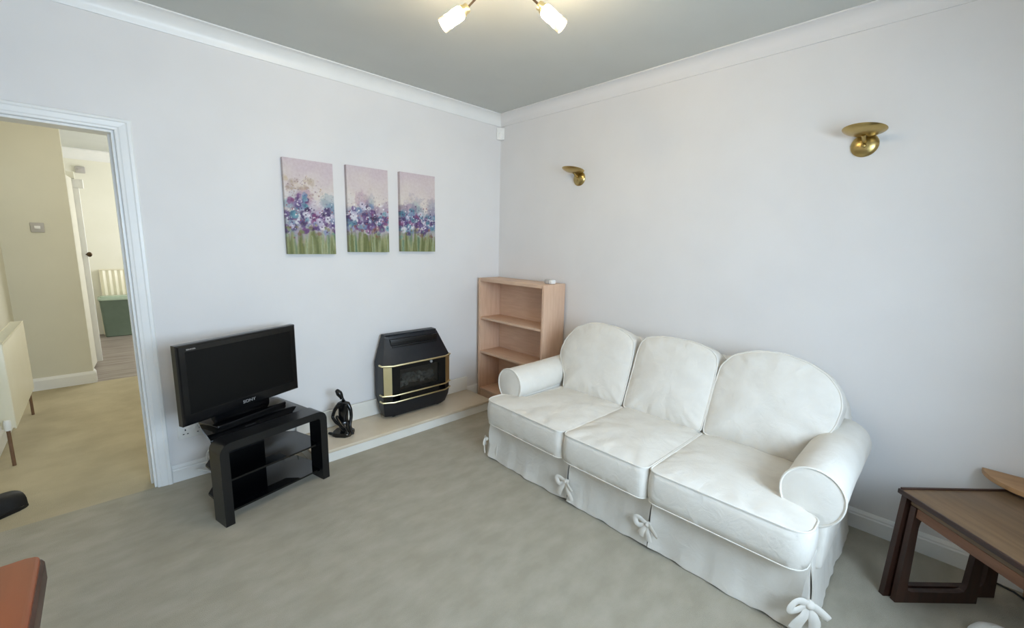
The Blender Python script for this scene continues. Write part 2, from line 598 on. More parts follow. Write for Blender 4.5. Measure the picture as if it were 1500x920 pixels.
# ------------------------------------------------------------------ radiators
def radiator(name, label, loc, rotz, w, h, ribs, m, n=14):
    """Local: x along the width from 0, front face at y=0 facing -y, z 0..h; body behind to y=.07."""
    t = thing(name, label, 'radiator', loc, rotz)
    bm = BM()
    if ribs:
        N = n * 4
        rows = []
        for z, s in ((0, .4), (.02, 1), (h - .02, 1), (h, .4)):
            rows.append([bm.verts.new((w * i / N, .02 - .02 * s * (0.5 - 0.5 * math.cos(2 * PI * i / 4)) if 0 < i < N else .02, z)) for i in range(N + 1)])
        for A, B in zip(rows[:-1], rows[1:]):
            for i in range(N):
                bm.faces.new((A[i], A[i + 1], B[i + 1], B[i]))
        box(bm, 0, w, .02, .03, 0, h)
    else:
        box(bm, 0, w, 0, .012, 0, h, .006)
    part('front_panel', bm, m, t)
    bm = BM(); box(bm, .01, w - .01, .05, .062, .015, h - .015, .004)
    part('back_panel', bm, m, t)
    bm = BM()
    for k in range(26):
        x = .02 + (w - .04) * k / 25
        box(bm, x - .0035, x + .0035, .003, .06, h + .001, h + .008)
    box(bm, .0, w, .0005, .004, h - .004, h + .010); box(bm, .0, w, .058, .063, h - .012, h + .010)
    part('top_grille', bm, m, t, smooth=False)
    for xa in (-.006, w + .0005):
        bm = BM(); box(bm, xa, xa + .0055, .004, .062, .01, h + .008, .002)
        part('side_cover', bm, m, t)
    return t


r = radiator('radiator', 'cream flat panel radiator on the hall wall left of the doorway', (-3.2, .90, .22), PI / 2, .97, .53, False, M['cream_enamel'])
bm = BM(); tube(bm, [(-.035, .032, .035), (.0, .032, .035)], .011); lathe(bm, [(0, -.02), (.014, -.02), (.017, 0), (.017, .035), (.012, .045), (0, .045)], 16, Matrix.Translation((-.04, .032, .03)))
part('valve', bm, M['white_plastic'], r)
bm = BM(); tube(bm, [(-.04, .032, .01), (-.04, .032, -.219)], .009)
part('pipe', bm, M['copper'], r)
bm = BM(); tube(bm, [(.985, .032, .04), (1.0, .032, .04), (1.0, .032, -.219)], .009)
part('pipe', bm, M['copper'], r)
r = radiator('radiator', 'pale ribbed radiator on the far kitchen wall above the green storage box', (-2.765, KY - .09, .36), 0, .55, .57, True, M['cream_enamel'], 9)

for xx in (-.03, .58):
    bm = BM(); tube(bm, [(.02 if xx < 0 else .53, .04, .04), (xx, .04, .04), (xx, .04, -.3595)], .009)
    part('pipe', bm, M['cream_enamel'], r)

# green storage box
t = thing('storage_box', 'sage green plastic storage box with pale lid on the kitchen floor', 'box', (-2.635, 5.175, 0))
bm = BM()
rows = []
for z, hx, hy in ((0.0, .145, .08), (.01, .153, .088), (.50, .172, .10), (.51, .178, .106), (.53, .178, .106)):
    rows.append([bm.verts.new((x, y, z)) for x, y in round_poly([(-hx, -hy), (hx, -hy), (hx, hy), (-hx, hy)], .035, 5)])
for A, B in zip(rows[:-1], rows[1:]):
    for k in range(len(A)):
        bm.faces.new((A[k], A[(k + 1) % len(A)], B[(k + 1) % len(A)], B[k]))
bm.faces.new(rows[0][::-1]); bm.faces.new(rows[-1])
part('bin', bm, M['green'], t)
bm = BM()
prism(bm, round_poly([(-.186, -.115), (.186, -.115), (.186, .112), (-.186, .112)], .035, 5), .522, .56, bev=.006)
prism(bm, round_poly([(-.160, -.09), (.160, -.09), (.160, .085), (-.160, .085)], .03, 5), .56, .575, bev=.006)
part('lid', bm, M['green_lid'], t)

# hall wall plate and kitchen sensor
t = thing('wall_switch', 'small grey thermostat plate on the beige hall wall', 'switch', (-3.103, HY, 1.472))
bm = BM(); box(bm, -.042, .042, -.012, -.0005, -.042, .042, .004)
part('plate', bm, M['grey_plastic'], t)
bm = BM(); box(bm, -.018, .018, -.018, -.012, -.012, .014, .002)
part('rocker', bm, M['white_plastic'], t)
bm = BM(); box(bm, -2.87, -2.77, KY - .04, KY - .0008, 2.24, 2.33, .012)
box(bm, -2.845, -2.795, KY - .046, KY - .04, 2.265, 2.305, .003)
single('wall_mounted_sensor', bm, M['grey_plastic'], 'small pale grey box high on the far kitchen wall', 'sensor', (-2.82, KY, 2.285))

# black shoe on the hall carpet
t = thing('shoe', 'black leather shoe lying on the hall carpet at the left edge', 'shoe', (-3.220, .197, 0), math.radians(41))
bm = BM()
secs = [(-.20, .030, .030, .085), (-.17, .038, .034, .09), (-.10, .037, .032, .085), (-.04, .038, .03, .072), (.02, .046, .026, .066),
        (.06, .049, .022, .062), (.09, .044, .018, .058), (.108, .040, .014, .052), (.118, .026, .014, .040)]
rows = []
for x, w, zl, zh in [(a_ * .8, b_ * 1.15, c_, d_ * 1.6) for a_, b_, c_, d_ in secs]:
    rows.append([bm.verts.new((x, w * math.cos(a), .018 + (zh - .018) * max(0, math.sin(a)) ** .7)) for a in [PI * k / 10 for k in range(11)]])
for A, B in zip(rows[:-1], rows[1:]):
    for k in range(10):
        bm.faces.new((A[k], A[k + 1], B[k + 1], B[k]))
for Rr in rows:
    pass
for A, B in zip(rows[:-1], rows[1:]):
    bm.faces.new((A[0], B[0], B[10], A[10]))
bm.faces.new(rows[0]); bm.faces.new(rows[-1][::-1])
part('upper', bm, M['shoe'], t)
bm = BM()
so = [(-.168, 0), (-.16, .036), (-.08, .044), (0, .052), (.05, .060), (.085, .052), (.100, .022)]
so = so + [(x, -y) for x, y in so[:0:-1]]
prism(bm, resample(round_poly(so, .01, 3), 60), 0.0005, .018, bev=.003)
part('sole', bm, M['black_satin'], t)
bm = BM()
for k in range(4):
    tube(bm, [(-.04 + k * .018, -.022, .106 - k * .004), (-.04 + k * .018, 0, .119 - k * .005), (-.04 + k * .018, .022, .106 - k * .004)], .003, 6)
part('laces', bm, M['black_cable'], t)


# ------------------------------------------------------------------ pictures
def srgb_mix(a, b, t):
    return tuple(a[i] + (b[i] - a[i]) * t for i in range(3))


def painting(x0, x1, z0, z1, label, seed, warm, peak):
    rnd = random.Random(seed)
    W, Hh, D = x1 - x0, z1 - z0, .034
    nx, nz = 84, 164
    plum = [(84, 54, 102), (102, 66, 116), (68, 56, 98), (122, 66, 110), (94, 76, 126), (56, 46, 74)]
    blue = [(108, 126, 160), (84, 128, 150), (70, 112, 132), (128, 142, 172), (96, 148, 160)]
    pale = [(190, 182, 200), (206, 204, 212), (176, 168, 190), (216, 212, 214)]
    green = [(112, 114, 66), (128, 128, 78), (96, 104, 62), (150, 152, 112), (90, 116, 92), (150, 170, 144)]
    dabs = []

    def add(n, ulo, uhi, vlo, vhi, r0, r1, cs, a0, a1):
        for _ in range(n):
            dabs.append((rnd.uniform(ulo, uhi), rnd.triangular(vlo, vhi), rnd.uniform(r0, r1), rnd.choice(cs), rnd.uniform(a0, a1)))
    # soft haze of colour behind the blooms
    add(26, 0, 1, .28, .62 + peak * .5, .10, .22, plum + blue + pale + [(170, 160, 158)], .18, .34)
    if warm:
        add(40, .02, .62, .58, .84, .02, .07, [(168, 148, 126), (186, 166, 138), (150, 128, 122), (196, 180, 160)], .2, .45)
        add(70, .02, .75, .56, .86, .006, .016, [(150, 120, 88), (130, 104, 96), (190, 160, 120), (120, 90, 110)], .5, .8)
    else:
        add(14, .25, .65, .56, .78, .03, .08, [(168, 160, 172), (180, 176, 180), (190, 178, 168)], .2, .4)
    add(60, 0, 1, .5, .72, .004, .011, [(140, 120, 120), (110, 92, 116), (170, 150, 140)], .5, .8)
    # blooms
    for k in range(105):
        u = rnd.uniform(-.02, 1.02)
        top = .50 + peak * math.exp(-((u - (.25 if warm else .40)) / .26) ** 2)
        v = rnd.triangular(.22, top, .38)
        lean = rnd.random()
        cs = plum if lean < (.62 if warm else .42) else (blue if lean < .8 else pale)
        c = rnd.choice(cs)
        r_ = rnd.uniform(.038, .078)
        for q in range(5):      # ragged petals
            a = q * 1.2566 + rnd.random()
            dabs.append((u + .55 * r_ * math.cos(a), v + .28 * r_ * math.sin(a), r_ * rnd.uniform(.5, .8), srgb_mix(c, rnd.choice(cs + pale), rnd.uniform(0, .45)), rnd.uniform(.45, .85)))
        if rnd.random() < .5:
            dabs.append((u, v, r_ * .28, rnd.choice([(58, 44, 80), (226, 222, 224), (80, 50, 100)]), .85))
    add(120, 0, 1, .25, .60, .006, .02, [(60, 46, 84), (226, 224, 228), (230, 226, 226), (84, 50, 96), (150, 84, 92)], .7, .95)
    add(26, 0, 1, .13, .34, .02, .05, [(130, 122, 84), (150, 168, 150), (112, 120, 74), (156, 140, 112), (104, 146, 132), (120, 74, 66)], .4, .75)
    cols = {}
    for i in range(nx + 1):
        for j in range(nz + 1):
            u, v = i / nx, j / nz
            n1 = noise.noise(Vector((u * 3 + seed, v * 5, 0)))
            n2 = noise.noise(Vector((u * 14 + seed, v * 3, 4)))
            base = srgb_mix((212, 202, 194), (200, 185, 190), max(0, min(1, (v - .62) / .36 + n1 * .5)))
            mid = srgb_mix((168, 160, 170), (128, 118, 144), .5 + n1)
            t1 = max(0, min(1, (.50 + n1 * .12 - v) / .2))
            base = srgb_mix(base, mid, t1 * .8)
            q = noise.noise(Vector((u * 9 + seed * 2, v * 1.3, 9))) * 3 + 2.5
            k0 = int(q) % 6
            g = srgb_mix(green[k0], green[(k0 + 1) % 6], q - int(q))
            t2 = max(0, min(1, (.27 + n2 * .14 + n1 * .05 - v) / .12))
            cols[i, j] = srgb_mix(base, g, t2)
    for (u, v, rr, c, al) in dabs:
        ry = rr * W / Hh * rnd.uniform(.8, 1.3)
        for i in range(max(0, int((u - rr * 1.3) * nx)), min(nx, int((u + rr * 1.3) * nx) + 1) + 1):
            for j in range(max(0, int((v - ry * 1.3) * nz)), min(nz, int((v + ry * 1.3) * nz) + 1) + 1):
                if i > nx or j > nz:
                    continue
                q = ((i / nx - u) / rr) ** 2 + ((j / nz - v) / ry) ** 2
                q *= 1 + .7 * noise.noise(Vector((i * .28, j * .28, u * 50)))
                if q < 1:
                    cols[i, j] = srgb_mix(cols[i, j], c, al * min(1, (1 - q) * 2.2))
    for k in range(12):     # loose stems
        u = rnd.uniform(.03, .97)
        c = rnd.choice([(170, 180, 146), (152, 158, 116), (100, 106, 64), (176, 190, 168)])
        h = rnd.uniform(.16, .30)
        for j in range(int(h * nz)):
            for di in (0, 1):
                i = int((u + .03 * math.sin(j * .05 + k)) * nx) + di
                if 0 <= i <= nx:
                    cols[i, j] = srgb_mix(cols[i, j], c, .38)
    bm = BM()
    V = {}
    cl = {}
    for i in range(nx + 1):
        for j in range(nz + 1):
            v = bm.verts.new((x0 + W * i / nx, -D, z0 + Hh * j / nz))
            V[i, j] = v
            cl[v] = cols[i, j]
    for i in range(nx):
        for j in range(nz):
            bm.faces.new((V[i, j], V[i + 1, j], V[i + 1, j + 1], V[i, j + 1]))
    per = [(i, 0) for i in range(nx)] + [(nx, j) for j in range(nz)] + [(i, nz) for i in range(nx, 0, -1)] + [(0, j) for j in range(nz, 0, -1)]
    bk = []
    for p in per:
        v = bm.verts.new((V[p].co.x, -.001, V[p].co.z))
        cl[v] = srgb_mix(cols[p], (150, 130, 140), .25)
        bk.append(v)
    n = len(per)
    for k in range(n):
        bm.faces.new((V[per[k]], V[per[(k + 1) % n]], bk[(k + 1) % n], bk[k]))
    bm.faces.new(bk)
    clist = [cl[v] for v in bm.verts]
    o = new_mesh_obj('canvas_picture', bm, M['paint'], True, 30)
    at = o.data.color_attributes.new('paint', 'FLOAT_COLOR', 'POINT')
    for k, c in enumerate(clist):
        at.data[k].color = lin([max(0, min(255, q)) for q in c])
    o.data.transform(Matrix.Translation((-(x0 + x1) / 2, 0, -z0)))
    o.location = ((x0 + x1) / 2, 0, z0)
    tag(o, label, 'painting', 'canvas flower paintings above the gas fire')


painting(-1.855, -1.548, 1.327, 1.925, 'canvas of purple flowers nearest the doorway, leftmost and with most brown specks', 3, 1.0, .22)
painting(-1.455, -1.148, 1.342, 1.935, 'middle flower canvas of the three, blue and white blooms under pink sky', 11, 0.0, .10)
painting(-1.048, -.738, 1.348, 1.942, 'flower canvas nearest the room corner, rightmost of the three', 23, 0.0, .06)

# ------------------------------------------------------------------ corner movement sensor
t = thing('motion_sensor', 'small white motion sensor high in the corner under the coving', 'sensor', (-.002, -.002, 2.40), math.radians(-45))
bm = BM()
prism(bm, [(-.03, -.042), (.03, -.042), (.036, -.037), (.002, -.002), (-.002, -.002), (-.036, -.037)], -.05, .05, bev=.003)
part('housing', bm, M['white_plastic'], t)
bm = BM(); ellipsoid(bm, (0, -.042, -.012), (.021, .008, .026))
part('lens', bm, M['white_plastic'], t)


# ------------------------------------------------------------------ wall lights
def sconce(y, label):
    t = thing('wall_light', label, 'wall light', (0, y, 1.935), 0, 'brass wall uplighters')
    bm = BM()
    rot = Matrix.Rotation(-PI / 2, 4, 'Y')
    lathe(bm, [(0, .0008), (.054, .0008), (.055, .006), (.051, .012), (.040, .020), (.018, .026), (0, .027)], 32, rot)
    part('backplate', bm, M['antique_brass'], t)
    bm = BM(); ellipsoid(bm, (-.029, 0, -.006), (.007, .010, .010))
    part('screw_knob', bm, M['antique_brass'], t)
    bm = BM(); tube(bm, [(-.03, 0, .012), (-.055, 0, .022), (-.078, 0, .036)], .009, 12)
    part('arm', bm, M['antique_brass'], t)
    bm = BM()
    m4 = Matrix.Translation((-.090, 0, .036)) @ Matrix.Rotation(math.radians(9), 4, 'Y') @ Matrix.Rotation(math.radians(3), 4, 'X')
    lathe(bm, [(0, 0), (.030, .001), (.060, .006), (.080, .015), (.086, .021), (.083, .022), (.076, .0165), (.056, .009), (.028, .004), (0, .003)], 40, m4)
    part('dish', bm, M['antique_brass'], t)
    bm = BM(); lathe(bm, [(0, .004), (.012, .004), (.012, .022), (.008, .028), (.007, .034), (0, .034)], 16, m4)
    part('bulb_holder', bm, M['white_plastic'], t)
    return t


sconce(-.915, 'brass dish wall light nearer the room corner, above the bookcase side of the sofa')
sconce(-2.629, 'brass dish wall light above the right end of the sofa, the larger looking one')

# ------------------------------------------------------------------ ceiling light
HUB = Vector((-1.41, -1.546, H))
t = thing('ceiling_light', 'ceiling light with lit frosted glass spot shades on thin bronze arms', 'ceiling light', HUB)
bm = BM(); lathe(bm, [(0, -.0008), (.055, -.0008), (.055, -.012), (.045, -.02), (.016, -.024), (.014, -.055), (.010, -.062), (0, -.062)], 32)
part('ceiling_rose', bm, M['bronze'], t)
heads = [((-1.525, -1.459, 2.386), (-1.606, -1.398, 2.311)), ((-1.307, -1.666, 2.404), (-1.246, -1.744, 2.320)),
         ((-1.60, -1.75, 2.43), (-1.69, -1.84, 2.375))]
for a, b in heads:
    a, b = Vector(a), Vector(b)
    dv = (b - a).normalized()
    q = dv.to_track_quat('Z', 'Y').to_matrix().to_4x4()
    mt = Matrix.Translation(a - HUB) @ q
    hub0 = Vector((0, 0, -.05))
    bm = BM()
    p1 = a - HUB
    tube(bm, [hub0, hub0.lerp(p1, .35) + Vector((0, 0, .016)), hub0.lerp(p1, .7) + Vector((0, 0, .012)), p1], .0045, 8)
    arm = part('arm', bm, M['bronze'], t)
    bm = BM(); lathe(bm, [(0, -.004), (.017, -.004), (.019, 0), (.019, .014), (.023, .018), (.023, .026), (0, .026)], 20, mt)
    part('lamp_holder', bm, M['brass'], t)
    L = (b - a).length
    bm = BM(); lathe(bm, [(0, .0265), (.020, .0265), (.026, .034), (.027, .06), (.025, .080), (.027, L - .026), (0, L - .026)], 24, mt)
    shp = part('lamp_shade', bm, M['bulb'], t)
    bm = BM(); lathe(bm, [(.0272, L - .0255), (.029, L - .006), (.029, L), (.025, L), (.021, L - .0255)], 24, mt, closed=True)
    part('shade_rim', bm, M['bulb_end'], shp)

# ------------------------------------------------------------------ hearth
hx0, hx1, hy, hz = -1.872, -.40, -.376, .085
t = thing('hearth', 'low cream stone hearth slab under the black gas fire', 'hearth', ((hx0 + hx1) / 2, hy / 2, 0))
bm = BM(); box(bm, hx0, hx1, hy + .004, -.02, .001, .062)
part('base', bm, M['marble_edge'], t, world=True)
bm = BM(); box(bm, hx0 - .004, hx1 + .004, hy - .002, -.02, .063, hz, .004)
part('slab', bm, M['marble'], t, world=True)
bm = BM(); box(bm, hx0, hx1, -.036, -.0185, hz + .0005, hz + .125, .003)
struct('trim_7', bm, M['marble_edge'])

# ------------------------------------------------------------------ gas fire
FX = -1.01
t = thing('gas_fire', 'black gas fire with brass trim standing on the cream hearth', 'fire', (FX, 0, hz))


def hexa(bm, secs):
    """secs: list of (y, outline[(x,z)...]) lofted."""
    rows = [[bm.verts.new((x, y, z)) for x, z in o] for y, o in secs]
    n = len(rows[0])
    for A, B in zip(rows[:-1], rows[1:]):
        for k in range(n):
            bm.faces.new((A[k], A[(k + 1) % n], B[(k + 1) % n], B[k]))
    bm.faces.new(rows[0]); bm.faces.new(rows[-1][::-1])


zo = hz
# rear case, six sided, against the wall (above the upstand line it sits forward of the upstand)
bm = BM()
back = [(-.225, .635), (-.285, .43), (-.285, .155), (-.245, .025), (.245, .025), (.285, .155), (.285, .43), (.225, .635)]
hexa(bm, [(-.038, back), (-.105, [(x * 1.0, z) for x, z in back])])
part('rear_case', bm, M['fire'], t)
# hood sloping forward to the brass rail
bm = BM()
lo_plan = [(-.298, -.105), (-.298, -.190), (-.230, -.225), (.230, -.225), (.298, -.190), (.298, -.105)]
hi_plan = [(-.238, -.085), (-.238, -.105), (-.205, -.118), (.205, -.118), (.238, -.105), (.238, -.085)]
rows = []
for plan, z in ((lo_plan, .425), (hi_plan, .612), ([(x * .97, y) for x, y in hi_plan], .622), ([(x * .9, y * .99) for x, y in hi_plan], .628)):
    rows.append([bm.verts.new((x, y, z)) for x, y in plan])
for A, B in zip(rows[:-1], rows[1:]):
    for k in range(6):
        bm.faces.new((A[k], A[(k + 1) % 6], B[(k + 1) % 6], B[k]))
bm.faces.new(rows[0][::-1]); bm.faces.new(rows[-1])
part('hood', bm, M['fire'], t)
bm = BM()
box(bm, -.205, .205, -.150, -.112, .546, .604, .002)
for k in range(4):
    z = .545 + k * .016
    yy = -.225 + (z - .425) / .187 * .107
    box(bm, -.20, .20, yy - .006, yy + .004, z, z + .007, .001)
part('outlet_grille', bm, M['fire_dark'], t)
# lower pan
bm = BM()
rows = []
for z, sx, sy in ((.016, .92, .84), (.085, .985, .96), (.14, 1.0, 1.0)):
    rows.append([bm.verts.new((x * sx, y * sy if y < -.11 else y, z)) for x, y in lo_plan])
for A, B in zip(rows[:-1], rows[1:]):
    for k in range(6):
        bm.faces.new((A[k], A[(k + 1) % 6], B[(k + 1) % 6], B[k]))
bm.faces.new(rows[0][::-1]); bm.faces.new(rows[-1])
part('lower_pan', bm, M['fire'], t)
# firebox surround: back box and face frame
bm = BM()
box(bm, -.215, .215, -.108, -.1055, .14, .425)
box(bm, -.235, -.175, -.222, -.106, .205, .425); box(bm, .175, .235, -.222, -.106, .205, .425)
box(bm, -.175, .175, -.222, -.106, .385, .425); box(bm, -.175, .175, -.222, -.106, .14, .222)
part('firebox', bm, M['fire_dark'], t)
bm = BM()
for sx in (-1, 1):
    bm = BM()
    prism(bm, [(sx * .297, -.107), (sx * .297, -.188), (sx * .236, -.2195), (sx * .2355, -.107)], .14, .425)
    part('side_cheek', bm, M['fire_dark'], t)
    bm = BM()
    prism(bm, [(sx * .292, -.192), (sx * .240, -.219), (sx * .242, -.2245), (sx * .296, -.1965)], .200, .416)
    part('brass_panel', bm, M['brass'], t)
rail_plan = [(-.304, -.150), (-.304, -.194), (-.232, -.232), (.232, -.232), (.304, -.194), (.304, -.150)]
for z, rr in ((.425, .0070), (.195, .0062), (.143, .0062)):
    bm = BM(); tube(bm, [(x, y, z) for x, y in rail_plan], rr, 8, flat=1.0)
    part('brass_rail', bm, M['brass'], t)
bm = BM(); box(bm, -.174, .174, -.214, -.211, .223, .384)
part('glass_window', bm, M['glass'], t, smooth=False)
bm = BM()
rnd = random.Random(5)
for k in range(60):
    x = rnd.uniform(-.155, .155)
    y = rnd.uniform(-.195, -.125)
    z = .235 + (y + .2) * .55 + rnd.uniform(0, .018) + .02 * math.cos(x * 9)
    s = rnd.uniform(.014, .026)
    g = bmesh.ops.create_icosphere(bm, subdivisions=1, radius=s)
    for v in g['verts']:
        v.co = v.co * (1 + .25 * noise.noise(v.co * 60 + Vector((k, 0, 0)))) + Vector((x, y, z))
part('coal_bed', bm, M['coal'], t)
bm = BM(); lathe(bm, [(0, 0), (.011, 0), (.011, .008), (.007, .012), (0, .012)], 16, Matrix.Translation((.10, -.222, .404)) @ Matrix.Rotation(PI / 2, 4, 'X'))
part('control_knob', bm, M['silver'], t)
for sx in (-1, 1):
    bm = BM(); box(bm, sx * .20 - .012, sx * .20 + .012, -.165, -.11, .0005, .020, .003)
    part('foot', bm, M['fire_dark'], t)
    bm = BM(); box(bm, sx * .20 - .012, sx * .20 + .012, -.10, -.05, .0005, .026, .003)
    part('foot', bm, M['fire_dark'], t)


# ------------------------------------------------------------------ statue
def skin(name, nodes, edges, m, parent=None, sub=2):
    me = bpy.data.meshes.new(name)
    me.from_pydata([n[:3] for n in nodes], edges, [])
    o = link(bpy.data.objects.new(name, me))
    md = o.modifiers.new('skin', 'SKIN')
    md.use_smooth_shade = True
    for i, n in enumerate(nodes):
        sv = me.skin_vertices[0].data[i]
        sv.radius = (n[3], n[4] if len(n) > 4 else n[3])
        sv.use_root = (i == 0)
    s = o.modifiers.new('sub', 'SUBSURF')
    s.levels = s.render_levels = sub
    dg = bpy.context.evaluated_depsgraph_get()
    dg.update()
    ev = o.evaluated_get(dg)
    me2 = bpy.data.meshes.new_from_object(ev)
    o.modifiers.clear()
    o.data = me2
    me2.materials.clear()
    me2.materials.append(m)
    for p in me2.polygons:
        p.use_smooth = True
    if parent:
        o.parent = parent
    return o


def S(x, y, dep=0.0):     # sculptor's sketch units to metres
    return ((x - 300) * .000455, dep, (812 - y) * .000455)


t = thing('statue', 'black abstract statue of a kneeling woman on the hearth beside the television stand', 'statue', (-1.60, -.205, hz), math.radians(-47))
nodes = [
    (*S(250, 700, .01), .042, .032),   # 0 hips
    (*S(255, 600, .005), .034, .026),  # 1 waist
    (*S(268, 470, 0), .037, .028),     # 2 ribs
    (*S(280, 370, 0), .044, .028),     # 3 chest
    (*S(272, 295, 0), .018, .016),     # 4 neck base
    (*S(255, 255, 0), .011, .011),     # 5 neck
    (*S(238, 215, 0), .017, .018),     # 6 jaw
    (*S(212, 170, 0), .026, .025),     # 7 skull
    (*S(190, 140, 0), .017, .016),     # 8 crown
    (*S(165, 112, 0), .015, .014),     # 9 bun
    (*S(205, 340, -.01), .017, .017),  # 10 shoulder (picture left)
    (*S(140, 440, -.015), .013, .013),
    (*S(112, 540, -.02), .0125, .0125),  # 12 elbow
    (*S(190, 600, -.045), .011, .011),
    (*S(300, 645, -.06), .010, .010),  # 14 wrist
    (*S(350, 660, -.06), .012, .007),  # 15 hand
    (*S(350, 325, -.005), .017, .017),  # 16 shoulder (picture right)
    (*S(392, 420, -.01), .0125, .0125),
    (*S(402, 520, -.015), .012, .012),  # 18 elbow
    (*S(395, 640, -.035), .011, .011),
    (*S(425, 710, -.05), .011, .010),  # 20 wrist
    (*S(470, 765, -.06), .011, .008),  # 21 hand
    (*S(330, 745, -.03), .030, .026),  # 22 thigh
    (*S(385, 768, -.05), .022, .020),  # 23 knee
    (*S(300, 785, -.06), .016, .014),  # 24 shin
    (*S(180, 782, -.055), .013, .012),
    (*S(60, 775, -.045), .010, .009),  # 26 foot
]
edges = [(0, 1), (1, 2), (2, 3), (3, 4), (4, 5), (5, 6), (6, 7), (7, 8), (8, 9), (3, 10), (10, 11), (11, 12), (12, 13), (13, 14), (14, 15),
         (3, 16), (16, 17), (17, 18), (18, 19), (19, 20), (20, 21), (0, 22), (22, 23), (23, 24), (24, 25), (25, 26)]
skin('figure', nodes, edges, M['statue'], t)
nodes = [(*S(185, 500, -.03), .012, .012), (*S(230, 560, -.045), .012, .012), (*S(285, 620, -.055), .011, .011), (*S(330, 655, -.06), .010, .010)]
nodes2 = [(*S(285, 640, .02), .03, .02), (*S(200, 760, .03), .03, .024), (*S(230, 775, .02), .03, .02), (*S(330, 775, .0), .03, .018)]
skin('forearm', nodes, [(0, 1), (1, 2), (2, 3)], M['statue'], t)
bm = BM()
prism(bm, resample(round_poly([(-.075, -.075), (.045, -.075), (.055, .03), (-.07, .04)], .02, 4), 40), .0006, .03, bev=.010, seg=3)
part('folded_legs', bm, M['statue'], t)


# ------------------------------------------------------------------ sockets and cable
def socket(x, z, label, loc_y=-.0006):
    t = thing('wall_socket', label, 'socket', (x, loc_y, z), 0, 'double wall sockets')
    bm = BM(); box(bm, -.07, .07, -.010, 0, -.04, .04, .004)
    part('plate', bm, M['white_plastic'], t)
    for sx in (-.034, .034):
        bm = BM()
        box(bm, sx - .003, sx + .003, -.0108, -.0095, .006, .016); box(bm, sx - .014, sx - .006, -.0108, -.0095, -.016, -.011); box(bm, sx + .006, sx + .014, -.0108, -.0095, -.016, -.011)
        part('pin_holes', bm, M['dark_hole'], t, smooth=False)
        bm = BM(); box(bm, sx * .5 - .006, sx * .5 + .006, -.014, -.010, .012, .028, .0015)
        part('rocker', bm, M['white_plastic'], t)


socket(-2.43, .292, 'white double socket on the wall under the left end of the television')
socket(-1.885, .165, 'white double socket seen through the television stand above the hearth')
bm = BM()
pts = []
for k in range(40):
    a = k / 39
    pts.append((-2.36 + .02 * math.sin(a * 9), -.028 - .012 * math.sin(a * PI), .25 * (1 - a) ** 1.5 + .012 + .06 * abs(math.sin(a * PI * 1.5)) * a))
for k in range(30):
    a = 2 * PI * k / 29
    pts.append((-2.36 - .075 * (1 - math.cos(a)) * .5, -.045 - .05 * a / 6.28, .012 + .055 * math.sin(a / 2)))
tube(bm, pts, .004, 8)
single('power_cable', bm, M['white_plastic'], 'white power cable looping down the skirting behind the television stand', 'cable', (-2.36, -.03, 0))

# ------------------------------------------------------------------ television stand
ang = .239
t = thing('tv_stand', 'black gloss television stand with arched front frame and glass shelves', 'tv stand', (-2.403, -.676, 0), ang)
w, h, dp, th = .572, .431, .112, .042
bm = BM()
outer = [(0, .0006)]
inner = [(th, .0006)]
rad = .055
K = 8
for k in range(K + 1):
    a = PI - PI / 2 * k / K
    outer.append((rad + rad * math.cos(a), h - rad + rad * math.sin(a)))
    inner.append((th + .012 + .012 * math.cos(a), h - th - .012 + .012 * math.sin(a)))
for k in range(K + 1):
    a = PI / 2 - PI / 2 * k / K
    outer.append((w - rad + rad * math.cos(a), h - rad + rad * math.sin(a)))
    inner.append((w - th - .012 + .012 * math.cos(a), h - th - .012 + .012 * math.sin(a)))
outer.append((w, .0006)); inner.append((w - th, .0006))
rows = []
for (ox, oz), (ix, iz) in zip(outer, inner):
    rows.append([bm.verts.new(p) for p in ((ox, 0, oz), (ix, 0, iz), (ix, dp, iz), (ox, dp, oz))])
for A, B in zip(rows[:-1], rows[1:]):
    for k in range(4):
        bm.faces.new((A[k], A[(k + 1) % 4], B[(k + 1) % 4], B[k]))
bm.faces.new(rows[0]); bm.faces.new(rows[-1][::-1])
part('front_frame', bm, M['black_satin'], t, angle=25)
topo = [(.012, dp + .001), (w - .040, dp + .001), (w - .042, .20), (.525, .47), (.09, .47), (.045, .29), (.03, .20)]
bm = BM(); prism(bm, round_poly(topo, [0, 0, .02, .03, .03, .02, .02], 4), h - .020, h - .006, bev=.002)
part('top_panel', bm, M['black_gloss'], t)
sh = [(th + .001, .03), (w - th - .001, .03), (w - th - .001, dp + .004), (w - .012, dp + .006), (w - .012, .15), (.548, .30), (.50, .36), (.10, .36), (.045, .29), (th - .004, .15), (th + .001, dp + .004)]
for z, nm in ((.215, 'glass_shelf'), (.050, 'glass_shelf')):
    bm = BM(); prism(bm, sh, z, z + .010)
    part(nm, bm, M['black_gloss'], t, smooth=False)
bm = BM(); box(bm, .15, .365, .32, .345, .0606, .2145); box(bm, .15, .365, .32, .345, .2256, h - .0206)
box(bm, .15, .365, .32, .345, .0006, .0494)
part('back_column', bm, M['black_satin'], t)

